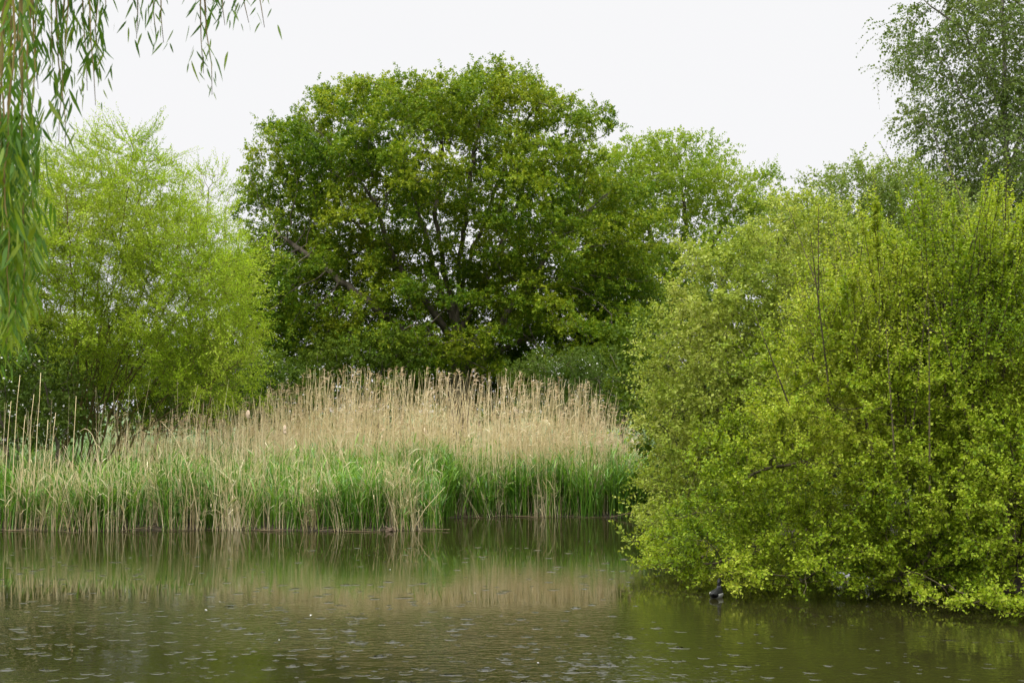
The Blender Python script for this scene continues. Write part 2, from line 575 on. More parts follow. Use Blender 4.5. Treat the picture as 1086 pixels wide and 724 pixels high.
def spray(rng, P, D, n_per, length, w=(0.6, 0.7, 0.3), m=8, leaf=(0.06, 0.02), droop=0.15, lean=(0.5, 0.8), ldroop=0.0, jit=0.05,
          nup=0.7, shrink=0.4, stem_r=0.0, fold=0.25):
    """leafy shoots: returns (leaves V, F, shoot stems V, F)"""
    K = len(P) * n_per
    base = np.repeat(P, n_per, 0) + rng.normal(size=(K, 3)) * jit
    ax = nrm(np.repeat(D, n_per, 0) * w[0] + randdir(rng, K) * w[1] + np.array([0, 0, w[2]]))
    L = rng.uniform(length[0], length[1], K)
    dr = np.array([0, 0, -1.0]) * droop
    t = (np.arange(m)[None] + rng.uniform(0.1, 0.9, (K, m))) / m
    pts = base[:, None] + ax[:, None] * (L[:, None] * t)[..., None] + dr * (L[:, None] * t * t)[..., None]
    tan = nrm(ax[:, None] + 2 * dr * t[..., None])
    ang = np.arange(m)[None] * 2.4 + rng.uniform(0, 6.28, (K, 1)) + rng.normal(size=(K, m)) * 0.4
    a, b = frames(ax)
    rad = a[:, None] * np.cos(ang)[..., None] + b[:, None] * np.sin(ang)[..., None]
    ld = nrm(tan * lean[0] + rad * lean[1] + np.array([0, 0, -ldroop]) + rng.normal(size=(K, m, 3)) * 0.2)
    pts, ld, t1 = pts.reshape(-1, 3), ld.reshape(-1, 3), t.reshape(-1)
    N = nrm(np.array([0, 0, nup]) + rng.normal(size=(len(pts), 3)) * 0.5)
    s = (1 - shrink * t1) * rng.uniform(0.65, 1.25, len(pts))
    LV, LF = leaf4(pts, ld, N, leaf[0] * s, leaf[1] * s, fold)
    SV = SF = np.zeros((0, 3))
    if stem_r > 0:
        mid = base + ax * (L * 0.5)[:, None] + dr * (L * 0.25)[:, None]
        tip = base + ax * L[:, None] + dr * L[:, None]
        d1 = nrm(mid - base); d2 = nrm(tip - mid)
        r = np.full(K, stem_r)
        pl = Pile()
        pl.add(*tubes(base, mid, d1, d1, r, r * 0.75, 3)); pl.add(*tubes(mid, tip, d1, d2, r * 0.75, r * 0.3, 3))
        SV, SF = np.concatenate(pl.V), np.concatenate(pl.F)
    return LV, LF, SV, SF


def make_tree(name, label, cat, seed, base, seeds, blobs, clumps, grow, radii, sprays, lmat, bmat, group=None,
              tip_max=3, split=0, extra=None, front=0.5, zmin=0.3, shell=4.0, keep=1.0, flat=0.7, voids=()):
    rng = np.random.default_rng(seed)
    attr = clump_points(rng, blobs, clumps[0], clumps[1], clumps[2], shell, front, zmin, flat, voids)
    P, par, ns = colonize(rng, seeds, attr, *grow)
    tips, R, D, main = skeleton(P, par, radii[0], radii[1])
    root = empty(name, base)
    tag(root, label, cat, group)
    org = np.asarray(base, float)
    n = len(P)
    # the trunk is the first seed line; big subtrees that leave it become limbs
    owner = np.full(n, -1)
    limb_ids = []
    if split:
        trunk_n = split
        for i in range(n):
            p = par[i]
            if i < trunk_n or p < 0: owner[i] = -1
            elif p < trunk_n and i >= trunk_n and tips[i] > tips.max() * 0.03:
                owner[i] = i; limb_ids.append(i)
            else: owner[i] = owner[p]
    sp = Pile()
    leaves = Pile()
    sel = np.where((tips <= tip_max) & (np.arange(n) >= ns))[0]
    if keep < 1: sel = sel[rng.random(len(sel)) < keep]
    for kw in sprays:
        kw = dict(kw)
        frac = kw.pop("frac", 1.0); zr = kw.pop("z", None); top = kw.pop("top", False)
        s = sel[rng.random(len(sel)) < frac]
        if zr is not None: s = s[(P[s, 2] > zr[0]) & (P[s, 2] < zr[1])]
        if len(s) == 0: continue
        lv, lf, sv, sf = spray(rng, P[s], D[s], **kw)
        ok = lv.reshape(-1, 4, 3)[:, :, 2].min(1) > 0.02
        if not ok.all():
            lv = lv.reshape(-1, 4, 3)[ok].reshape(-1, 3)
            f = np.array([[0, 1, 2], [0, 2, 3]])
            lf = (f[None] + (np.arange(len(lv) // 4) * 4)[:, None, None]).reshape(-1, 3)
        leaves.add(lv, lf)
        if len(sv): sp.add(sv, sf)
    w = wood_mesh(np.where(owner == -1)[0], P, par, R, D, main)
    for v, f in zip(sp.V, sp.F): w.add(v, f - f.min())
    w.obj("trunk", bmat, root, org)
    for i in limb_ids:
        wood_mesh(np.where(owner == i)[0], P, par, R, D, main).obj("limb", bmat, root, org)
    leaves.obj("crown", lmat, root, org)
    if extra: extra(rng, root, org, P, D, sel)
    print(name, "nodes", n, "leaves", sum(len(v) for v in leaves.V) // 4)
    return root


def gpt(px, Y, dz=0.0):
    x = at(px, HORIZON, Y)[0]
    return np.array([x, Y, gz(x, Y) - 0.05 + dz])


# ------------------------------------------------------------------ the big oak
OY = 45.0
b = gpt(487, OY)
trunk = [b, at(486, 400, OY), at(483, 345, OY)]
oak_seeds = [trunk,
             [at(483, 345, OY), at(488, 270, OY), at(498, 190, OY - .3), at(508, 130, OY)],
             [at(484, 362, OY), at(440, 310, OY - .8), at(412, 262, OY - 1.2), at(398, 215, OY - 1.4)],
             [at(484, 350, OY), at(462, 290, OY + .8), at(440, 210, OY + 1.2), at(420, 150, OY + 1)],
             [at(485, 375, OY), at(530, 345, OY - .8), at(565, 300, OY - 1.5), at(590, 250, OY - 1.5)],
             [at(484, 355, OY), at(520, 290, OY + .6), at(548, 220, OY + 1.0), at(565, 160, OY + .8)],
             [at(486, 385, OY), at(440, 362, OY - 1.0), at(390, 320, OY - 2.0), at(340, 280, OY - 2.0), at(305, 255, OY - 1.8)],
             [at(486, 390, OY), at(530, 372, OY + .5), at(590, 345, OY + 1.0), at(640, 315, OY + 1.2)],
             [at(483, 335, OY), at(500, 270, OY + .3), at(525, 205, OY + .2), at(545, 150, OY)],
             [at(483, 340, OY), at(470, 285, OY - .4), at(462, 225, OY - .6), at(468, 160, OY - .6)],
             [at(484, 365, OY), at(455, 325, OY + .4), at(420, 285, OY + .6), at(375, 235, OY + .6)],
             [at(486, 395, OY), at(470, 372, OY - 2), at(452, 345, OY - 3.2)]]
n_trunk = sum(max(1, int(round(np.linalg.norm(np.array(c) - np.array(a)) / 0.3))) for a, c in zip(trunk[:-1], trunk[1:])) + 1
oak_blobs = [(480, 200, 45, 150, 125, 4.6), (385, 195, 45, 105, 105, 3.8), (345, 300, 44.5, 95, 80, 3.4), (512, 126, 45, 76, 50, 3.0),
             (572, 150, 45, 58, 58, 2.8), (590, 260, 44, 92, 88, 3.8), (440, 345, 42.5, 95, 50, 2.4), (605, 345, 43.5, 80, 58, 3.0),
             (310, 238, 45, 44, 64, 2.3), (290, 310, 45, 44, 50, 2.0), (648, 235, 45, 44, 52, 2.2), (655, 310, 44.5, 44, 60, 2.2), (410, 115, 45, 74, 38, 2.4), (345, 166, 45, 38, 44, 2.0), (540, 365, 43, 70, 40, 2.2), (330, 355, 44.5, 60, 45, 2.4), (400, 345, 47.2, 105, 56, 1.8), (545, 340, 47.6, 95, 60, 1.8), (335, 300, 46.8, 60, 62, 1.6), (455, 385, 46, 130, 32, 1.6)]
make_tree("oak_tree", "big broad oak with dark spreading limbs, centre behind the dry reeds", "tree", 11, b, oak_seeds, oak_blobs,
          (640, 22, 0.80), (0.27, 2.4, 0.36), (0.006, 0.36),
          [dict(n_per=7, length=(0.15, 0.46), w=(0.5, 0.85, 0.05), m=13, leaf=(0.108, 0.039), droop=0.1, jit=0.12, nup=1.0)],
          OAK_LEAF, OAK_BARK, split=n_trunk, zmin=2.3, flat=0.27, shell=3.2,
          voids=[(505, 190, 50, 70, .55), (435, 265, 70, 36, .6), (482, 325, 34, 40, .65), (400, 220, 40, 34, .5), (590, 205, 48, 22, .6), (535, 372, 46, 20, .8), (350, 300, 40, 18, .6)])

# ------------------------------------------------------------------ the field maple right of it
MY = 50.0
b = gpt(716, MY)
make_tree("maple_tree", "fresh green airy tree between the big oak and the right sallows", "tree", 12, b,
          [[b, at(714, 380, MY), at(712, 300, MY)], [at(712, 300, MY), at(728, 240, MY), at(722, 190, MY)], [at(712, 310, MY), at(690, 250, MY), at(675, 210, MY)],
           [at(712, 320, MY), at(750, 270, MY), at(775, 225, MY)]],
          [(716, 194, 50, 50, 48, 2.6), (776, 212, 50, 36, 38, 2.2), (664, 208, 50, 44, 52, 2.4), (795, 255, 50, 30, 40, 2.0), (735, 262, 49, 60, 34, 2.4), (690, 310, 50, 40, 50, 2.6),
           (640, 250, 50.5, 40, 60, 2.4)],
          (190, 18, 0.70), (0.27, 2.4, 0.36), (0.006, 0.18),
          [dict(n_per=6, length=(0.2, 0.6), w=(0.5, 0.9, 0.3), m=12, leaf=(0.11, 0.04), droop=0.1, jit=0.16)],
          MAPLE_LEAF, OAK_BARK, zmin=2.0, shell=3.0, flat=0.45)

# ------------------------------------------------------------------ dark undergrowth behind the reeds
UNDER = "dark shrubs under and behind the trees"
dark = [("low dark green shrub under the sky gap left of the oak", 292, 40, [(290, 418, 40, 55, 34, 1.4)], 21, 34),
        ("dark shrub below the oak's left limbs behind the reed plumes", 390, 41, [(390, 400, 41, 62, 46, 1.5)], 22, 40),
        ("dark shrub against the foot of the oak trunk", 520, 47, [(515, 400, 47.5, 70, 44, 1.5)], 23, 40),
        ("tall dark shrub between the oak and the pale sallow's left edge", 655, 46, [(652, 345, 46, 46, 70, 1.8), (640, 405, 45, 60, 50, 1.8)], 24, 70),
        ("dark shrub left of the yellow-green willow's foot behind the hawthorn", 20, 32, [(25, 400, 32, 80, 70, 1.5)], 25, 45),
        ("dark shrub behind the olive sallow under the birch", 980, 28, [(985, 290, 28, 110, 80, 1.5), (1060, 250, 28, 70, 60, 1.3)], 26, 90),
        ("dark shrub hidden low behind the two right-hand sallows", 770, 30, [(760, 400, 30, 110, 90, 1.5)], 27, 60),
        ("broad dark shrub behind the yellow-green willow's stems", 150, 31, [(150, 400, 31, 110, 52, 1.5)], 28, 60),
        ("dark low shrub at the water's edge just past the reeds' right end", 800, 22.6, [(790, 455, 22.6, 84, 64, 1.0), (730, 490, 22.8, 40, 40, .6)], 35, 60),  # added to stop sky reflecting in the water under the pale sallow
        ("dark low shrub on the right bank behind the bright sallow's trunks", 1080, 19, [(1080, 450, 19, 130, 90, 1.5)], 30, 110),  # put in so water below the bright sallow doesn't mirror the horizon
        ("added dark low shrub behind where the two sallows meet, blocking the low sky", 930, 21, [(930, 430, 21, 110, 70, 1.5)], 33, 70),  # added backdrop that keeps white sky reflections from under the canopy
        ("added dark shrub at the right edge low down, blocking sky behind the sallow", 1190, 15.5, [(1180, 490, 15.5, 130, 130, 1.5)], 34, 120),  # added screen on the right, darkens what the water there reflects
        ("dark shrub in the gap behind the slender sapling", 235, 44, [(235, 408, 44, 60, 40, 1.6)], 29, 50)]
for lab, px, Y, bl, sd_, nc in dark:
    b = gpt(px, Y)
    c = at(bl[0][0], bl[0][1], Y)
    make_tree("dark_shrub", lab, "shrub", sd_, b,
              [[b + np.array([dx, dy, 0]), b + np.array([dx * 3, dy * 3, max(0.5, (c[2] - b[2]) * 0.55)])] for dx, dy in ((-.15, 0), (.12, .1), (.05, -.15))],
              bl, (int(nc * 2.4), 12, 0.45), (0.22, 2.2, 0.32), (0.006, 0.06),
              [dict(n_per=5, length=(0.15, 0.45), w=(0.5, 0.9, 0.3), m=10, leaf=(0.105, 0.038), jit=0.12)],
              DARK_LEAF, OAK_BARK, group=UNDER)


# ------------------------------------------------------------------ the far wood across the meadow
rng = np.random.default_rng(29)
nc = 900
cxp = rng.uniform(-60, 60, nc); cyp = rng.uniform(70, 78, nc)
top = 3.1 + 0.8 * np.sin(cxp * .35) * np.sin(cxp * .13 + 1) + .4 * np.sin(cxp * 1.1)
cen = np.stack([cxp, cyp, .3 + top * rng.random(nc) ** .7], 1)
p = np.repeat(cen, 45, 0) + rng.normal(size=(nc * 45, 3)) * np.array([.7, .7, .4])
p[:, 2] = np.maximum(p[:, 2], .3)
V, F = leaf4(p, randdir(rng, len(p)), nrm(randdir(rng, len(p)) + np.array([0, 0, .7])), rng.uniform(.2, .38, len(p)), rng.uniform(.07, .13, len(p)))
tag(mesh_obj("distant_wood", V, F, DARK_LEAF), "low dark line of far trees beyond the meadow", "wood", kind="stuff")


# ------------------------------------------------------------------ hawthorns in blossom
def blossom(rng, root, org, P, D, sel):
    s = rng.choice(sel, min(len(sel), 45), replace=False)
    n = 9
    p = np.repeat(P[s], n, 0) + rng.normal(size=(len(s) * n, 3)) * 0.09
    d = randdir(rng, len(p)); d[:, 2] = np.abs(d[:, 2])
    V, F = leaf4(p, nrm(d), randdir(rng, len(p)), rng.uniform(.02, .045, len(p)), rng.uniform(.012, .022, len(p)))
    mesh_obj("blossom", V, F, BLOSSOM, root, org)


for lab, px, Y, bl, sd_, nc in (
        ("hawthorn bush flecked with white blossom, far left behind tall stems", 30, 23.2, [(15, 415, 23.2, 50, 45, .8), (58, 428, 23.2, 30, 32, .6)], 31, 46),
        ("hawthorn bush flecked with white blossom behind the reeds' right end", 610, 38, [(605, 408, 38, 52, 30, 1.2), (645, 425, 38, 30, 24, .8)], 32, 46)):
    b = gpt(px, Y)
    make_tree("hawthorn_bush", lab, "shrub", sd_, b,
              [[b, b + np.array([-.3, 0, .7])], [b + np.array([.2, 0, 0]), b + np.array([.5, 0, .7])]],
              bl, (nc * 2, 13, 0.4), (0.18, 2.0, 0.27), (0.004, 0.045),
              [dict(n_per=6, length=(0.12, 0.35), m=10, leaf=(0.07, 0.026), jit=0.1)],
              HAW_LEAF, OAK_BARK, extra=blossom)

# ------------------------------------------------------------------ yellow-green willows on the left bank
WY_ = 24.5
b = gpt(92, WY_)


def stems(base, Y, tops, spread=0.12):
    """several stems that rise from one stool"""
    out = []
    for k, pts in enumerate(tops):
        a = base + np.array([(k - len(tops) / 2) * spread, 0.1 * math.sin(k * 2.1), 0])
        out.append([a] + [at(px, py, Y + dy) for px, py, dy in pts])
    return out


WTIPS = [(22, 330), (34, 270), (52, 235), (70, 200), (90, 180), (108, 170), (126, 158), (142, 160), (158, 175), (172, 195), (188, 215), (200, 238), (214, 258),
         (226, 280), (238, 300), (250, 322), (258, 345), (262, 368), (250, 385), (230, 392), (205, 372), (178, 330), (150, 290), (120, 260), (96, 250), (190, 290), (165, 240)]
wr = np.random.default_rng(40)
wst = []
for k, (tx, ty) in enumerate(WTIPS):
    f = k / len(WTIPS)
    bx, by = wr.uniform(58, 118), 500
    dy = wr.uniform(-1.1, 1.1)
    a = np.array([0.5, 0.5]); m1 = (bx + (tx - bx) * .30 + wr.uniform(-5, 5), by + (ty - by) * .34); m2 = (bx + (tx - bx) * .66 + wr.uniform(-5, 5), by + (ty - by) * .70)
    wst.append([(m1[0], m1[1], dy * .35), (m2[0], m2[1], dy * .7), (tx, ty, dy)])
wst += [[(128, 470, -.5), (134, 440, -.6), (150, 400, -.7)], [(150, 470, -.5), (172, 425, -.6), (200, 392, -.7)]]
make_tree("willow_shrub", "large yellow-green many-stemmed willow leaning over the left reeds", "tree", 41, b,
          stems(b, WY_, wst, 0.045),
          [(138, 225, 24.5, 62, 76, 1.5), (95, 285, 24.5, 72, 85, 1.7), (195, 305, 24.2, 66, 75, 1.4), (150, 365, 24, 90, 55, 1.4), (50, 300, 24.5, 46, 66, 1.4),
           (240, 345, 24.2, 38, 60, 1.0), (180, 255, 24.5, 44, 50, 1.1), (75, 220, 25, 44, 56, 1.2), (225, 395, 24, 42, 30, .8), (170, 390, 24.6, 80, 26, 1.2), (50, 365, 25.4, 50, 36, 1.0)],
          (950, 11, 0.29), (0.14, 1.3, 0.20), (0.0025, 0.055),
          [dict(n_per=4, length=(0.22, 0.62), w=(0.9, 0.45, 0.4), m=15, leaf=(0.062, 0.0115), droop=0.06, lean=(0.75, 0.6), stem_r=0.002, jit=0.04),
           dict(frac=0.2, z=(2.8, 9), n_per=1, length=(0.5, 0.95), w=(0.9, 0.3, 0.55), m=24, leaf=(0.066, 0.012), droop=0.08, lean=(0.75, 0.6), stem_r=0.003, jit=0.03)],
          WILLOW_LEAF, WILLOW_BARK, zmin=1.1, flat=1.0, shell=2.6,
          voids=[(115, 420, 75, 48, .92), (95, 365, 60, 40, .6), (150, 330, 60, 40, .35)])

b = gpt(215, 27.0)
make_tree("willow_sapling", "slender thinly leaved pale willow against the sky beside the oak", "tree", 42, b,
          stems(b, 27.0, [[(218, 400, 0), (214, 300, 0), (222, 200, 0)], [(225, 400, 0), (238, 290, 0), (240, 220, .2)], [(205, 400, 0), (200, 300, 0), (203, 230, 0)]]),
          [(222, 210, 27, 22, 34, .6), (206, 250, 27, 18, 46, .6), (240, 262, 27, 18, 50, .6), (222, 320, 27, 30, 50, .7)],
          (150, 10, 0.26), (0.15, 1.6, 0.22), (0.0028, 0.03),
          [dict(n_per=3, length=(0.2, 0.5), w=(0.7, 0.5, 0.7), m=11, leaf=(0.062, 0.011), lean=(0.75, 0.6), stem_r=0.002, jit=0.03)],
          WILLOW_LEAF, WILLOW_BARK, zmin=1.3, flat=1.0, shell=2.0)

# ------------------------------------------------------------------ birch at the upper right
BY = 26.0
b = gpt(1075, BY)
make_tree("birch_tree", "tall grey-green birch with drooping twigs, cut by the top edge", "tree", 51, b,
          [[b, at(1073, 300, BY), at(1066, 120, BY), at(1062, -20, BY), at(1064, -130, BY)],
           [at(1070, 240, BY), at(1030, 120, BY - .3), at(1000, 60, BY - .3)], [at(1072, 280, BY), at(1010, 190, BY - .6), at(985, 130, BY - .6)],
           [at(1066, 120, BY), at(1020, 30, BY), at(980, 0, BY)], [at(1068, 180, BY), at(1110, 90, BY), at(1130, 20, BY)]],
          [(1050, 60, 26, 76, 80, 1.7), (1075, 170, 26, 82, 64, 1.8), (1095, -60, 26, 88, 80, 1.7), (990, 140, 26, 34, 56, 1.0), (985, 40, 26, 42, 34, 1.0),
           (1130, 80, 26, 60, 120, 1.5), (1010, -30, 26, 50, 36, 1.0), (1010, 205, 26, 46, 40, 1.1)],
          (470, 11, 0.34), (0.16, 1.9, 0.24), (0.003, 0.085),
          [dict(n_per=4, length=(0.2, 0.6), w=(0.5, 0.7, 0.05), m=11, leaf=(0.066, 0.027), droop=0.55, lean=(0.5, 0.7), ldroop=0.4, stem_r=0.002, jit=0.06)],
          BIRCH_LEAF, BIRCH_BARK, zmin=2.5, flat=1.0, shell=2.4)

# ------------------------------------------------------------------ sallows on the right bank
SX = 22.0
b = gpt(925, SX)
make_tree("olive_sallow", "olive-green sallow rising behind, just left of the birch", "shrub", 61, b,
          stems(b, SX, [[(880, 380, 0), (870, 280, 0)], [(910, 380, 0), (905, 240, 0)], [(945, 380, 0), (950, 250, 0)], [(990, 380, 0), (1010, 270, 0)]]),
          [(898, 232, 22, 40, 58, 1.0), (940, 235, 22, 44, 54, 1.0), (860, 270, 22, 42, 54, 1.0), (1000, 260, 22, 60, 50, 1.0), (920, 310, 22, 90, 60, 1.2)],
          (420, 11, 0.28), (0.15, 1.6, 0.21), (0.0028, 0.045),
          [dict(n_per=4, length=(0.15, 0.45), w=(0.6, 0.6, 0.5), m=12, leaf=(0.064, 0.022), stem_r=0.002, jit=0.05)],
          OLIVE_LEAF, SHRUB_BARK, zmin=0.6, shell=2.6)

PYs = 18.0
b = gpt(815, PYs + 2.0)
make_tree("pale_sallow", "pale yellow-green rounded sallow at the right end of the reeds", "shrub", 62, b,
          stems(b, PYs, [[(790, 480, .6), (740, 400, .2), (715, 350, 0)], [(800, 470, .6), (770, 370, .2), (765, 310, 0)], [(815, 460, .6), (815, 350, .2), (825, 280, 0)],
                         [(840, 460, .6), (865, 350, .3), (880, 280, .2)], [(785, 510, .5), (730, 480, .1), (700, 450, 0)], [(790, 530, .3), (740, 530, -.2), (705, 530, -.4)],
                         [(785, 545, .2), (735, 560, -1.0), (700, 572, -1.8), (676, 574, -2.1)]]),
          [(784, 330, 18, 72, 74, 1.2), (752, 415, 18, 62, 78, 1.3), (840, 290, 18.3, 60, 66, 1.1), (746, 505, 17.6, 50, 60, 1.1), (885, 300, 18.5, 60, 70, 1.1),
           (742, 345, 18, 34, 44, .9), (810, 420, 17.6, 90, 90, 1.2), (692, 568, 16.1, 26, 12, .25), (730, 555, 16.8, 40, 26, .5)],
          (640, 14, 0.29), (0.13, 1.4, 0.185), (0.0027, 0.05),
          [dict(n_per=4, length=(0.1, 0.38), w=(0.7, 0.6, 0.35), m=12, leaf=(0.058, 0.020), stem_r=0.0018, jit=0.04)],
          PALE_SALLOW_LEAF, SHRUB_BARK, front=0.75, zmin=0.25, flat=0.9, shell=3.0)

SA = 14.0
b = gpt(1010, SA + 1.6)


def upright_shoots(rng, root, org, P, D, sel):
    """last year's long rods, each with its bare dark foot and leafy top"""
    for k in range(58):
        tx = 872 + 232 * ((k * 0.618) % 1.0)
        ty = np.interp(tx, [872, 905, 950, 1000, 1045, 1105], [292, 232, 214, 200, 208, 204]) + rng.uniform(-14, 75)
        fx = 985 + (tx - 985) * rng.uniform(.45, .72); fy = ty + rng.uniform(170, 260)
        Yt, Yf = rng.uniform(12.9, 14.6), rng.uniform(13.3, 14.2)
        a, c = at(fx, fy, Yf), at(tx, ty, Yt)
        t = np.linspace(0, 1, 9)
        line = a + (c - a) * t[:, None] + np.stack([(t * (1 - t)) * rng.normal() * .22, (t * (1 - t)) * rng.normal() * .15, (t * (1 - t)) * .1], 1)
        r_ = rng.uniform(.0075, .0125)
        sv, sf = polytube(line, r_ * (1 - .78 * t), 5)
        q = rng.uniform(.30, 1.0, 46) ** .8
        pp = np.stack([np.interp(q, t, line[:, j]) for j in range(3)], 1)
        dd = np.repeat(nrm((c - a)[None]), len(pp), 0)
        lv, lf, tv, tf = spray(rng, pp, dd, 1, (.05, .17), w=(.9, .55, .3), m=7, leaf=(.043, .0158), stem_r=.0016, jit=.008)
        tl, tlf, _, _ = spray(rng, line[-2:], dd[:2], 2, (.12, .26), w=(1, .2, .2), m=12, leaf=(.042, .0155), jit=.005)
        V = np.concatenate([sv, tv, lv, tl])
        F = np.concatenate([sf, tf + len(sv), lf + len(sv) + len(tv), tlf + len(sv) + len(tv) + len(lv)])
        mi = np.concatenate([np.zeros(len(sf) + len(tf), int), np.ones(len(lf) + len(tlf), int)])
        mesh_obj("shoot", V, F, [SHRUB_BARK, SALLOW_LEAF], root, org, True, mi)


make_tree("bright_sallow", "bright yellow-green sallow with upright shoots hanging over the water", "shrub", 63, b,
          stems(b, SA, [[(920, 500, .4), (880, 430, 0), (860, 380, 0)], [(950, 470, .5), (940, 370, .2), (935, 300, 0)], [(990, 460, .5), (1000, 340, .2), (1005, 260, 0)],
                        [(1030, 470, .5), (1060, 350, .2), (1070, 270, 0)], [(930, 560, .3), (860, 560, 0), (790, 590, -.2), (745, 598, 0)],
                        [(940, 580, .2), (890, 590, -.3), (840, 620, -.7)], [(1000, 560, .2), (985, 590, -.5), (960, 625, -.9)],
                        [(1050, 540, .2), (1075, 560, -.5), (1080, 600, -.9)], [(930, 530, .3), (850, 490, 0), (800, 500, 0), (770, 520, .1)]], 0.14),
          [(985, 350, 14.4, 74, 70, 1.1), (1070, 340, 14.2, 70, 78, 1.1), (900, 600, 15.6, 150, 46, 1.2), (1060, 580, 15.4, 130, 56, 1.2), (910, 400, 14.4, 86, 90, 1.1), (850, 510, 14, 104, 84, 1.1), (770, 575, 14.3, 66, 50, .9),
           (990, 530, 13.4, 110, 90, 1.1), (1085, 540, 13.0, 70, 80, 1.0), (1060, 420, 13.8, 90, 90, 1.1), (960, 440, 13.8, 90, 80, 1.1), (850, 612, 13.4, 90, 40, .7), (1045, 645, 12.4, 90, 28, .5), (980, 600, 14.2, 110, 40, .8),
           (730, 590, 15.2, 34, 26, .5), (950, 634, 12.6, 80, 28, .5), (1045, 642, 11.9, 80, 24, .4), (755, 590, 15.0, 30, 30, .4), (1130, 400, 14, 60, 120, 1.1)],
          (1050, 18, 0.225), (0.105, 1.1, 0.15), (0.0026, 0.055),
          [dict(frac=.75, z=(0, 2.3), n_per=7, length=(0.08, 0.30), w=(0.6, 0.55, 0.45), m=11, leaf=(0.043, 0.0158), stem_r=0.0018, jit=0.02),
           dict(frac=.7, z=(2.3, 9), n_per=5, length=(0.12, 0.36), w=(0.6, 0.5, 0.7), m=11, leaf=(0.043, 0.0158), stem_r=0.0022, jit=0.02),
           dict(frac=0.012, z=(0.9, 3.4), n_per=1, length=(1.0, 1.9), w=(0.3, 0.2, 1.0), m=60, leaf=(0.045, 0.0165), droop=0.0, lean=(0.5, 0.9), stem_r=0.012, jit=0.02),
           dict(frac=0.010, z=(3.0, 9.0), n_per=6, length=(0.5, 1.25), w=(0.15, 0.13, 1.0), m=44, leaf=(0.052, 0.019), droop=0.0, lean=(0.5, 0.9), stem_r=0.006, jit=0.07),
           dict(frac=0.05, z=(2.4, 9.0), n_per=1, length=(0.5, 1.3), w=(0.35, 0.2, 1.0), m=80, leaf=(0.052, 0.019), droop=0.0, lean=(0.5, 0.9), stem_r=0.008, jit=0.02),
           dict(frac=0.36, z=(1.8, 9.0), n_per=1, length=(0.35, 0.85), w=(0.55, 0.42, 0.9), m=30, leaf=(0.045, 0.0165), droop=0.0, stem_r=0.0042, jit=0.02)],
          SALLOW_LEAF, SHRUB_BARK, front=0.75, zmin=0.05, flat=0.9, shell=3.0, extra=upright_shoots)

# ------------------------------------------------------------------ weeping willow overhead at the upper left
rng = np.random.default_rng(71)
b = np.array([-4.9, 5.2, gz(-4.9, 5.2) - 0.05])
ww = tag(empty("weeping_willow", b), "weeping willow whose leafy strands hang into the upper left corner", "tree")
V, F = polytube([b, b + (0.05, 0, 1.2), b + (0.2, 0.1, 2.4), b + (0.3, 0.2, 3.6), b + (0.2, 0.4, 5.0)], [.34, .27, .24, .19, .12], 12)
mesh_obj("trunk", V, F, OAK_BARK, ww, b)
limbA = np.array([b + (0.28, 0.2, 3.2), b + (1.1, 0.5, 4.3), b + (2.1, 0.7, 4.9), b + (3.2, 0.9, 4.85), b + (4.0, 0.9, 4.6)])
limbB = np.array([b + (0.25, 0.3, 3.6), b + (0.9, 0.0, 4.5), b + (1.8, -0.2, 4.9), b + (2.7, -0.1, 4.8)])
limbC = np.array([b + (0.2, 0.3, 3.9), b + (-.6, 0.8, 5.0), b + (-1.4, 1.6, 5.4)])
for lb in (limbA, limbB, limbC):
    mesh_obj("limb", *polytube(lb, np.linspace(.10, .02, len(lb)), 8), OAK_BARK, ww, b)


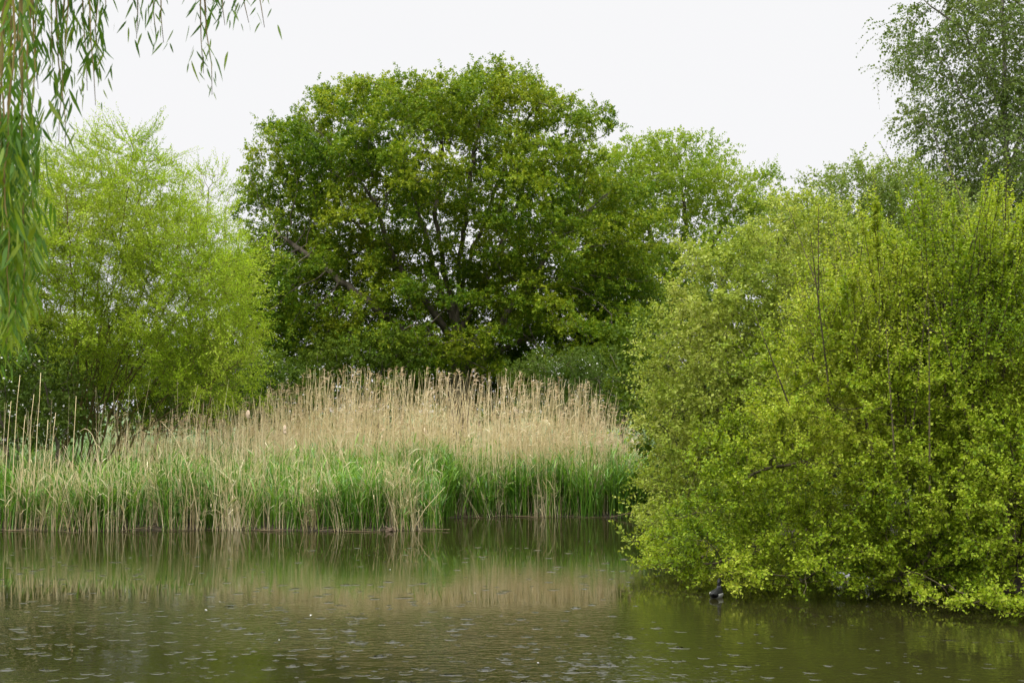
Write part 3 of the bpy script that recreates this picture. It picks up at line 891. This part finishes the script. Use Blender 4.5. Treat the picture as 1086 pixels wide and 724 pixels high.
def strand(px, Y, y_end, dens=1.0, sway=0.0, big=1.0):
    """one hanging branch: a thin twig with narrow leaves, given by where it crosses the picture's top and where it ends"""
    top = at(px, -30, Y)
    end = at(px + sway, y_end, Y)
    # nearest limb above
    cand = np.concatenate([limbA[1:], limbB[1:]])
    q = cand[np.argmin(np.abs(cand[:, 0] - top[0]) + 0.5 * np.abs(cand[:, 1] - top[1]))]
    start = q
    L1 = np.array([start, (start + top) / 2 + (0, 0, .12), top])
    nseg = max(3, int((top[2] - end[2]) / 0.12))
    tt = np.linspace(0, 1, nseg + 1)[1:]
    wob = np.cumsum(rng.normal(size=(nseg, 3)) * np.array([.010, .010, 0]), 0)
    L2 = top + (end - top) * tt[:, None] + wob * 0.8
    line = np.concatenate([L1, L2])
    rad = np.linspace(0.006, 0.0013, len(line))
    tv, tf = polytube(line, rad, 5)
    root = mesh_obj("hanging_branch", tv, tf, WEEPING_TWIG, ww, b)
    # leaves
    seg = np.linalg.norm(np.diff(line, axis=0), axis=1); cum = np.concatenate([[0], np.cumsum(seg)])
    n = int(cum[-1] / (0.0085 if y_end > 180 else 0.019) * dens)
    s = np.sort(rng.uniform(0.15, cum[-1], n))
    p = np.stack([np.interp(s, cum, line[:, k]) for k in range(3)], 1)
    if y_end > 180:                                     # the long curtain strands are nearly bare higher up
        kp = (p[:, 2] < at(px, 118, Y)[2]) | (rng.random(n) < .22)
        p, s = p[kp], s[kp]; n = len(p)
    # short side twiglets carry bunches of leaves
    off = rng.normal(size=(n, 3)) * np.array([.034, .034, .01])
    p = p + off
    ang = rng.uniform(0, 6.28, n)
    d = nrm(np.stack([np.cos(ang) * .42, np.sin(ang) * .42, -rng.uniform(.5, 1.2, n)], 1))
    L = rng.uniform(.05, .10, n) * big * (0.6 + 0.4 * np.clip((cum[-1] - s) / 0.25, 0, 1))
    N = randdir(rng, n); sd2 = nrm(np.cross(d, N))
    bend = np.stack([np.cos(ang) * .1, np.sin(ang) * .1, -np.full(n, .25)], 1) + rng.normal(size=(n, 3)) * .14
    lv, lf = blades(p, d, sd2, L, L * rng.uniform(.065, .105, n), bend, [(0, .15), (.2, .8), (.45, 1), (.75, .65), (1, .05)])
    mesh_obj("leaves", lv, lf, CURTAIN_LEAF if y_end > 180 else WEEPING_LEAF, root, b)
    return root


for a in [  # px, depth, end py, density, sway
        (22, 5.4, 340, 1.5, 4), (14, 5.3, 360, 1.5, 3), (30, 5.6, 300, 1.3, 3), (2, 5.3, 350, 1.4, 3), (4, 5.6, 372, 1.5, 6), (14, 5.7, 345, 1.5, 4), (24, 5.5, 300, 1.2, 4), (-8, 5.6, 390, 1.5, 6), (34, 5.9, 175, 1.1, 2), (-20, 5.8, 380, 1.4, 0),
        (8, 6.2, 330, 1.3, 4), (40, 6.3, 95, 1.0, 4), (20, 6.1, 120, 1.0, 0), (52, 6.0, 75, 1.2, 4), (58, 6.2, 158, 1.0, 8), (66, 6.1, 150, 0.9, 0), (72, 5.9, 80, 1.2, 2),
        (84, 6.2, 96, 1.3, 6), (94, 6.0, 112, 1.2, 6), (102, 6.2, 60, 1.2, 4), (110, 6.3, 20, 1.1, 0), (30, 6.4, 60, 1.3, 0), (8, 6.3, 95, 1.2, 0), (-4, 6.0, 110, 1.2, 0),
        (146, 6.3, 40, 1.2, 0), (158, 6.2, 34, 1.2, 4), (168, 6.3, 46, 1.0, 8), (214, 6.4, 78, 1.1, 2), (216, 6.4, 100, 0.75, 6), (234, 6.5, 28, 1.1, 4),
        (256, 6.5, 24, 1.0, 6), (272, 6.6, 30, 0.8, 8), (222, 6.5, 14, 1.2, 0)]:
    strand(*a)

# ------------------------------------------------------------------ reeds
HPX = [-80, 0, 140, 240, 300, 345, 450, 560, 620, 648, 668, 690]
HH = [2.2, 2.2, 1.9, 1.65, 1.85, 2.2, 2.15, 2.15, 2.0, 1.7, 1.2, .9]


def px_of(x, y):
    return CX + FPX * x / y


def stalks(rng, X, Y, H, lean, r=0.0035, plume=0.6, leaves=3, mats=None):
    """dry stems with old leaf blades and some feathery heads -> (stem pile, plume pile)"""
    n = len(X)
    st, pl = Pile(), Pile()
    P = np.stack([X, Y, np.maximum(ground_z(X, Y), -0.12) - 0.03], 1)
    D = nrm(np.stack([lean[0] + rng.normal(size=n) * .075, rng.normal(size=n) * .08, np.ones(n)], 1))
    bend = np.stack([lean[1] + rng.normal(size=n) * .065, rng.normal(size=n) * .05, np.zeros(n)], 1)
    R = r * rng.uniform(.7, 1.3, n)
    pos = lambda t: P + D * (H * t)[:, None] + bend * (H * t * t)[:, None]
    tan = lambda t: nrm(D + bend * 2 * t)
    th = np.linspace(0, 2 * np.pi, 3, endpoint=False)
    ts = [0, .35, .7, 1.0]
    V = []
    for t in ts:
        for q in th:
            V.append(pos(t) + (np.array([math.cos(q), math.sin(q), 0])[None] * (R * (1 - .65 * t))[:, None]))
    V = np.stack(V, 1).reshape(-1, 3)
    f = []
    for s in range(3):
        for i in range(3):
            j = (i + 1) % 3
            f += [[s * 3 + i, s * 3 + j, s * 3 + 3 + j], [s * 3 + i, s * 3 + 3 + j, s * 3 + 3 + i]]
    F = (np.array(f)[None] + (np.arange(n) * 12)[:, None, None]).reshape(-1, 3)
    st.add(V, F)
    for _ in range(leaves):
        k = rng.random(n) < .75
        t = rng.uniform(.15, .85, n)
        p = (P + D * (H * t)[:, None] + bend * (H * t * t)[:, None])[k]
        a = rng.uniform(0, 6.28, len(p))
        d = nrm(np.stack([np.cos(a) * .45, np.sin(a) * .45, rng.uniform(.3, 1.1, len(p))], 1))
        sd2 = nrm(np.cross(d, randdir(rng, len(p))))
        L = rng.uniform(.15, .42, len(p))
        st.add(*blades(p, d, sd2, L, rng.uniform(.002, .0055, len(p)), np.array([[0, 0, -1.0]]) * rng.uniform(.1, .9, (len(p), 1)), [(0, .6), (.4, 1), (1, .05)]))
    k = rng.random(n) < plume
    if k.any():
        p0 = pos(0.93)[k]; tg = tan(1.0)[k]; m = 13
        p = np.repeat(p0, m, 0); g = np.repeat(tg, m, 0)
        u_ = rng.random(len(p))
        p = p + g * (u_ * 0.17)[:, None]
        droopdir = np.repeat(np.stack([rng.normal(size=k.sum()) * .5 + .35, rng.normal(size=k.sum()) * .5, np.zeros(k.sum())], 1), m, 0)
        d = nrm(g * .8 + randdir(rng, len(p)) * .45 + droopdir * .5)
        pl.add(*blades(p, d, nrm(np.cross(d, randdir(rng, len(p)))), rng.uniform(.05, .12, len(p)), rng.uniform(.003, .007, len(p)),
                       np.array([[0, 0, -.5]]) + droopdir * .3, [(0, .5), (.5, 1), (1, .2)]))
    return st, pl


rng = np.random.default_rng(81)
S, PL = Pile(), Pile()


def add_st(res):
    for v, f in zip(res[0].V, res[0].F): S.add(v, f - f.min())
    for v, f in zip(res[1].V, res[1].F): PL.add(v, f - f.min())


# the dense dry stand
n = 4000
Y = 23.3 + 4.2 * rng.random(n) ** 1.1
px = rng.uniform(235, 684, n)
X = (px - CX) / FPX * Y
clumpv = 0.5 + 0.5 * np.sin(X * 3.1 + Y * 2.3) * np.sin(X * 1.7 - Y * 1.9)
ok = (pond_dist(X, Y) > -0.15) & (rng.random(n) < 0.55 + 0.45 * clumpv)
X, Y, px = X[ok], Y[ok], px[ok]
H = np.interp(px, HPX, HH) * (.56 + .52 * rng.random(len(X)) ** 1.7) * (1.0 + 0.006 * (Y - 23))
add_st(stalks(rng, X, Y, H, (0.0, 0.03), r=0.0062, plume=0.22, leaves=2))
# thinner dry stems through the left front margin
n = 1900
Y = 20.4 + 3.2 * rng.random(n) ** 1.3
px = rng.uniform(-60, 470, n)
X = (px - CX) / FPX * Y
gap = 0.5 + 0.5 * np.sin(px * 0.045 + 1.0) * np.sin(px * 0.021)
ok = (pond_dist(X, Y) > -0.12) & (rng.random(n) < 0.25 + 0.75 * gap ** 1.5)
X, Y, px = X[ok], Y[ok], px[ok]
H = rng.uniform(.4, 1.35, len(X)) + (rng.random(len(X)) < .22) * rng.uniform(.4, 1.0, len(X)) * np.where(px < 330, 1, .3) - np.where(px < 120, .2, 0)
add_st(stalks(rng, X, Y, H, (0.0, 0.02), r=0.0045, plume=0.0, leaves=2))
# tussocks of old stems leaning apart along the margin
for cpx in np.concatenate([rng.uniform(-50, 465, 40), rng.uniform(470, 660, 5)]):
    m = rng.integers(8, 26)
    y0_ = (20.62 if cpx < 465 else 23.2) + rng.uniform(-.1, .5)
    x0_ = (cpx - CX) / FPX * y0_
    X = x0_ + rng.normal(size=m) * .10; Y = y0_ + rng.normal(size=m) * .12
    ok = pond_dist(X, Y) > -0.2
    if ok.sum() < 2: continue
    add_st(stalks(rng, X[ok], Y[ok], rng.uniform(.45, 1.25, ok.sum()), (rng.normal() * .16, rng.normal() * .10), r=0.005, plume=0.0, leaves=2))
# dry stand behind the willow's stems
n = 600
Y = 25.5 + 3.0 * rng.random(n)
px = rng.uniform(120, 290, n)
X = (px - CX) / FPX * Y
H = rng.uniform(.7, 1.45, n)
add_st(stalks(rng, X, Y, H, (0.0, 0.02), r=0.0042, plume=0.3, leaves=2))
tag(S.obj("dry_reeds", DRY_REED), "straw-coloured dry reed stems standing along the far bank", "reeds", kind="stuff")
tag(PL.obj("reed_plumes", DRY_PLUME), "brown feathery heads on the dry reeds", "reed plumes", kind="stuff")

# green new growth
G = Pile()


def greens(n, px0, px1, y0, y1, h0, h1, pw=1.2):
    Y = y0 + (y1 - y0) * rng.random(n) ** pw
    px = rng.uniform(px0, px1, n)
    X = (px - CX) / FPX * Y
    tus = np.sin(X * 5.3 + 2 * np.sin(Y * 2.7)) * np.sin(Y * 4.1 + X * 1.9) + .6 * np.sin(X * 11 + Y * 3)
    pdv = pond_dist(X, Y)
    ok = ((pdv > 0.02) | ((pdv > -.12) & (rng.random(n) < .3))) & (rng.random(n) < np.clip(.62 + .55 * tus, .08, 1))
    X, Y, px = X[ok], Y[ok], px[ok]
    m = len(X)
    tone = 0.72 + 0.28 * np.sin(X * 2.3 + 1.3 * np.sin(Y * 2.1)) * np.sin(Y * 1.7 + X * 0.6)
    Hh = rng.uniform(h0, h1, m) * (0.52 + 0.48 * tone) * rng.uniform(.8, 1.1, m) * np.where(px > 655, np.interp(px, [655, 690], [1, .75]), 1)
    P = np.stack([X, Y, np.maximum(ground_z(X, Y), -0.1) - 0.02], 1)
    a = rng.uniform(0, 6.28, m)
    lean = np.abs(rng.normal(size=m)) * .17
    D = nrm(np.stack([np.cos(a) * lean, np.sin(a) * lean, np.ones(m)], 1))
    b_ = np.stack([np.cos(a) * .16, np.sin(a) * .16, -np.abs(rng.normal(size=m)) * .08], 1) * rng.uniform(.2, 1.6, (m, 1))
    s_ = nrm(np.stack([-np.sin(a + rng.normal(size=m) * .8), np.cos(a), np.zeros(m)], 1))
    G.add(*blades(P, D, s_, Hh, rng.uniform(.004, .0105, m), b_, [(0, .6), (.3, 1), (.65, .8), (1, .04)]))
    # leaves that arch off the shoots
    for _ in range(2):
        t = rng.uniform(.35, .95, m)
        p = P + D * (Hh * t)[:, None] + b_ * (Hh * t * t)[:, None]
        a2 = rng.uniform(0, 6.28, m)
        d2 = nrm(np.stack([np.cos(a2) * .6, np.sin(a2) * .6, rng.uniform(.35, 1.2, m)], 1))
        G.add(*blades(p, d2, nrm(np.stack([-np.sin(a2), np.cos(a2), np.zeros(m)], 1)), rng.uniform(.16, .36, m), rng.uniform(.005, .011, m),
                      np.stack([np.cos(a2) * .3, np.sin(a2) * .3, -rng.uniform(.1, .6, m)], 1), [(0, .6), (.35, 1), (.7, .7), (1, .04)]))


greens(13000, -60, 470, 20.45, 23.6, .55, 1.15)
greens(11000, 430, 700, 23.0, 25.6, .75, 1.28)
greens(5000, 230, 480, 22.8, 25.5, .8, 1.3)
greens(4500, 690, 880, 20.5, 24.5, .5, .9)
tag(G.obj("green_reeds", GREEN_REED), "fresh green reed shoots and grass along the water's edge", "reeds", kind="stuff")

# rough grass on the meadow behind
n = 16000
Y = 27 + 26 * rng.random(n) ** 1.3; X = (rng.uniform(-120, 1200, n) - CX) / FPX * Y
P = np.stack([X, Y, ground_z(X, Y) - .02], 1); a = rng.uniform(0, 6.28, n)
D = nrm(np.stack([np.cos(a) * .3, np.sin(a) * .3, np.ones(n)], 1))
V, F = blades(P, D, nrm(np.stack([-np.sin(a), np.cos(a), a * 0], 1)), rng.uniform(.3, .8, n), rng.uniform(.006, .014, n),
              np.stack([np.cos(a) * .25, np.sin(a) * .25, a * 0 - .15], 1), [(0, .7), (.4, 1), (1, .05)])
tag(mesh_obj("meadow_grass", V, F, GRASS_MAT), "rough grass behind the reeds", "grass", kind="stuff")

# ------------------------------------------------------------------ single stems one can pick out
STEMS = "tall dry stems standing clear at the far left"
for k, (px, Y, ytop, ln) in enumerate([(6, 20.9, 425, .02), (14, 21.1, 398, .03), (22, 20.8, 440, .01), (30, 21.0, 418, .02), (37, 20.9, 395, .03), (46, 21.2, 445, .01), (53, 20.9, 437, .02),
                                       (76, 21.0, 420, .015), (-6, 21.0, 432, .02)]):
    g0 = gpt(px, Y)
    top = at(px + 4 + 90 * ln, ytop, Y)
    H = top[2] - g0[2]
    x = top[0] - g0[0]
    tt = np.linspace(0, 1, 7)
    pts = g0[None] + np.stack([x * tt ** 1.6, 0 * tt, H * tt], 1) + rng.normal(size=(7, 3)) * .006
    V, F = polytube(pts, .0095 * (1 - .6 * tt), 5)
    tag(mesh_obj("reed_stem", V, F, DRY_REED, None, g0), "tall thick dry stem standing before the dark hawthorn at far left", "reed", STEMS)
bents = [("long dry stem bent over to the left, below the willow's trunks", [(112, 500), (104, 470), (92, 452), (84, 458)], 20.8),
         ("dry stem leaning up to the right in front of the green grass", [(212, 552), (204, 505), (186, 462), (172, 448)], 20.6),
         ("dry reed leaning out low over the water at the bank's corner", [(437, 553), (449, 541), (462, 527), (472, 516)], 20.55),
         ("pale dry reed slanting across the bed left of the corner", [(385, 548), (372, 500), (350, 455), (338, 440)], 20.6),
         ("short broken reed poking down into the water at the corner", [(470, 549), (464, 536), (459, 520), (456, 512)], 21.2)]
for lab, pts, Y in bents:
    w = np.array([at(px, py, Y) for px, py in pts])
    if w[0, 2] > 0.02: w[0, 2] = -0.03
    t = np.linspace(0, 1, 9); q = np.array([np.interp(t, np.linspace(0, 1, len(w)), w[:, k]) for k in range(3)]).T
    q[1:-1] = (q[:-2] + 2 * q[1:-1] + q[2:]) / 4
    V, F = polytube(q, .006 * (1 - .6 * t), 5)
    tag(mesh_obj("bent_reed", V, F, DRY_REED, None, w[0]), lab, "reed")

HEAD = plain_mat("bulrush_fluff", (0.55, 0.42, 0.30), 0.95, 0.05)
for lab, px, py, Y, hr in (("bulrush with a pale fluffy burst head beside the willow", 263, 440, 23.4, .035),
                           ("bulrush with a small brown head rising from the reeds", 302, 456, 23.2, .026)):
    g0 = gpt(px, Y); top = at(px, py, Y)
    r0 = tag(empty("bulrush", g0), lab, "bulrush")
    t = np.linspace(0, 1, 8)
    mesh_obj("stem", *polytube(g0 + (top - g0) * t[:, None], .006 * (1 - .3 * t), 5), DRY_REED, r0, g0)
    t = np.linspace(0, 1, 9)
    hv, hf = polytube(top + np.array([0, 0, .15]) * (t[:, None] - .45), hr * np.array([.25, .8, 1.05, .9, 1.1, 1.0, .9, .7, .15]), 10)
    hv = hv + rng.normal(size=hv.shape) * .004
    mesh_obj("seed_head", hv, hf, HEAD, r0, g0)

# broken old reed lying along the waterline
n = 130
px = rng.uniform(-60, 690, n)
X = (px - CX) / FPX * np.where(px < 462, 20.6, 23.2)
Y = np.where(px < 462, 20.62, 23.2) + rng.normal(size=n) * .16
ok = np.abs(pond_dist(X, Y)) < .22
X, Y = X[ok], Y[ok]; n = len(X)
a = rng.normal(size=n) * .5
D = nrm(np.stack([np.cos(a), np.sin(a), rng.normal(size=n) * .16], 1)); L = rng.uniform(.12, .6, n)
P0 = np.stack([X, Y, np.maximum(ground_z(X, Y), 0) + .012], 1); P1 = P0 + D * L[:, None]; P1[:, 2] = np.maximum(P1[:, 2], .006)
E = nrm(P1 - P0); r0 = rng.uniform(.003, .006, n)
tag(mesh_obj("reed_litter", *tubes(P0, P1, E, E, r0, r0 * .6, 4), LITTER), "broken old reed lying along the waterline", "reed litter", kind="stuff")

# ------------------------------------------------------------------ the duck by the overhanging branches
DUCK_BLACK = plain_mat("duck_black", (0.010, 0.010, 0.012), 0.4)
DUCK_WHITE = plain_mat("duck_white", (0.55, 0.55, 0.53), 0.7)
BILL = plain_mat("duck_bill", (0.30, 0.36, 0.42), 0.35)
d0 = at(760, 634, 13.2); d0[2] = 0
dk = empty("duck", d0)
dk.rotation_euler = (0, 0, math.radians(66)); dk.scale = (.68, .68, .72)
tag(dk, "small black duck with a white flank under the sallow's branch tips", "duck")
# spine of rings: (along, height of centre, half width, half height)
rings = [(-.205, .060, .008, .006), (-.175, .052, .035, .020), (-.13, .045, .066, .042), (-.06, .040, .086, .060), (.02, .040, .088, .066), (.08, .048, .070, .062),
         (.115, .075, .046, .050), (.125, .112, .030, .034), (.128, .142, .027, .026)]
V = []
ns_ = 20
for (x, z, w_, h_) in rings:
    for i in range(ns_):
        a = 2 * math.pi * i / ns_
        V.append((x, w_ * math.cos(a), z + h_ * math.sin(a)))
F, MI = [], []
for k in range(len(rings) - 1):
    for i in range(ns_):
        j = (i + 1) % ns_
        F += [[k * ns_ + i, k * ns_ + j, (k + 1) * ns_ + j, (k + 1) * ns_ + i]]
        zc = V[k * ns_ + i][2]
        MI += [1 if (2 <= k <= 5 and zc < .064) else 0]
# head rings continue the same skin
o0 = (len(rings) - 1) * ns_
hrings = [(.118, .168, .030, .026), (.128, .190, .034, .026), (.136, .208, .030, .020), (.134, .222, .016, .010)]
for (x, z, w_, l_) in hrings:
    for i in range(ns_):
        a = 2 * math.pi * i / ns_
        V.append((x + .012 + l_ * 1.5 * math.sin(a), w_ * math.cos(a) * .85, z - .004 * math.sin(a)))
for k in range(len(hrings)):
    for i in range(ns_):
        j = (i + 1) % ns_
        a0 = o0 + k * ns_; a1 = a0 + ns_
        F.append([a0 + i, a0 + j, a1 + j, a1 + i]); MI.append(0)
mesh_obj("body", V, F, [DUCK_BLACK, DUCK_WHITE], dk, None, True, MI)
bv, bf = polytube([(.165, 0, .192), (.185, 0, .188), (.205, 0, .183), (.216, 0, .182)], [.012, .011, .012, .006], 10)
bv[:, 2] = .186 + (bv[:, 2] - .186) * .55
mesh_obj("bill", bv, bf, BILL, dk)
EYE = plain_mat("duck_eye", (0.75, 0.5, 0.05), 0.2)
for s in (-1, 1):
    ev, ef = polytube([(.158, s * .024, .199), (.158, s * .027, .199), (.158, s * .029, .199)], [.004, .005, .002], 8)
    mesh_obj("eye", ev, ef, EYE, dk)
tv, tf = polytube([(.118, 0, .222), (.098, 0, .222), (.082, 0, .212), (.074, 0, .198)], [.008, .007, .005, .002], 6)
mesh_obj("crest", tv, tf, DUCK_BLACK, dk)

# a brown scrap of floating reed litter at the bank
d1 = at(414, 562, 20.45); d1[2] = 0
lt = tag(empty("floating_litter", d1), "small brown lump of reed litter floating at the reed edge", "litter")
LIT = plain_mat("litter_brown", (0.12, 0.085, 0.055), 0.9)
for k in range(7):
    a = rng.uniform(0, 6.28); L = rng.uniform(.05, .11)
    c = rng.normal(size=3) * np.array([.03, .02, .0]) + np.array([0, 0, .012 + .012 * (k % 3)])
    dv = np.array([math.cos(a) * L, math.sin(a) * L * .5, rng.uniform(.0, .05)])
    mesh_obj("stalk", *polytube([c - dv, c, c + dv * .8], [.012, .016, .007], 6), LIT, lt)

# ------------------------------------------------------------------ rain on the water
rng = np.random.default_rng(91)
n = 2000
py = 575 + 170 * rng.random(n) ** 0.75
px = rng.uniform(-40, 1120, n)
Y = CAMZ * FPX / (py - HORIZON); X = (px - CX) / FPX * Y
dens = 0.5 + 0.5 * np.sin(X * 1.1 + 0.8) * np.sin(Y * 0.9)
ok = (pond_dist(X, Y) < -0.3) & (rng.random(n) < 0.25 + 0.75 * dens) & ((px < 700) | (rng.random(n) < .45))
X, Y = X[ok], Y[ok]
R = Pile()
sg = 22
th = np.linspace(0, 2 * np.pi, sg, endpoint=False)
for x, y in zip(X, Y):
    r = .007 + .034 * rng.random() ** 1.6; h = r * rng.uniform(.014, .055)
    prof = [(0.02, .0), (.2, 0), (.74, 0), (.87, 1.0), (1.0, 0.0), (1.5, 0), (1.62, .5), (1.75, 0)]
    rr = [r * q[0] for q in prof]; zz = [.0012 + h * q[1] for q in prof]; zz[-1] = -0.0005
    V = np.concatenate([np.stack([x + a_ * np.cos(th), y + a_ * np.sin(th), np.full(sg, z_)], 1) for a_, z_ in zip(rr, zz)])
    F = []
    for k in range(len(prof) - 1):
        for i in range(sg):
            j = (i + 1) % sg
            F += [[k * sg + i, (k + 1) * sg + i, (k + 1) * sg + j], [k * sg + i, (k + 1) * sg + j, k * sg + j]]
    R.add(V, np.array(F))
tag(R.obj("rain_ripples", RIPPLE), "small raindrop rings scattered over the pond", "ripples", kind="stuff")

# pale petals and scraps floating
n = 9
py = rng.uniform(565, 720, n); px = rng.uniform(0, 700, n)
Y = CAMZ * FPX / (py - HORIZON); X = (px - CX) / FPX * Y
P = np.stack([X, Y, np.full(n, .004)], 1)
V, F = leaf4(P, nrm(np.stack([rng.normal(size=n), rng.normal(size=n), np.zeros(n)], 1)), np.tile([0, 0, 1.0], (n, 1)), rng.uniform(.015, .035, n), rng.uniform(.006, .012, n))
tag(mesh_obj("floating_petals", V, F, BLOSSOM), "pale petals and scraps floating on the pond", "petals", kind="stuff")
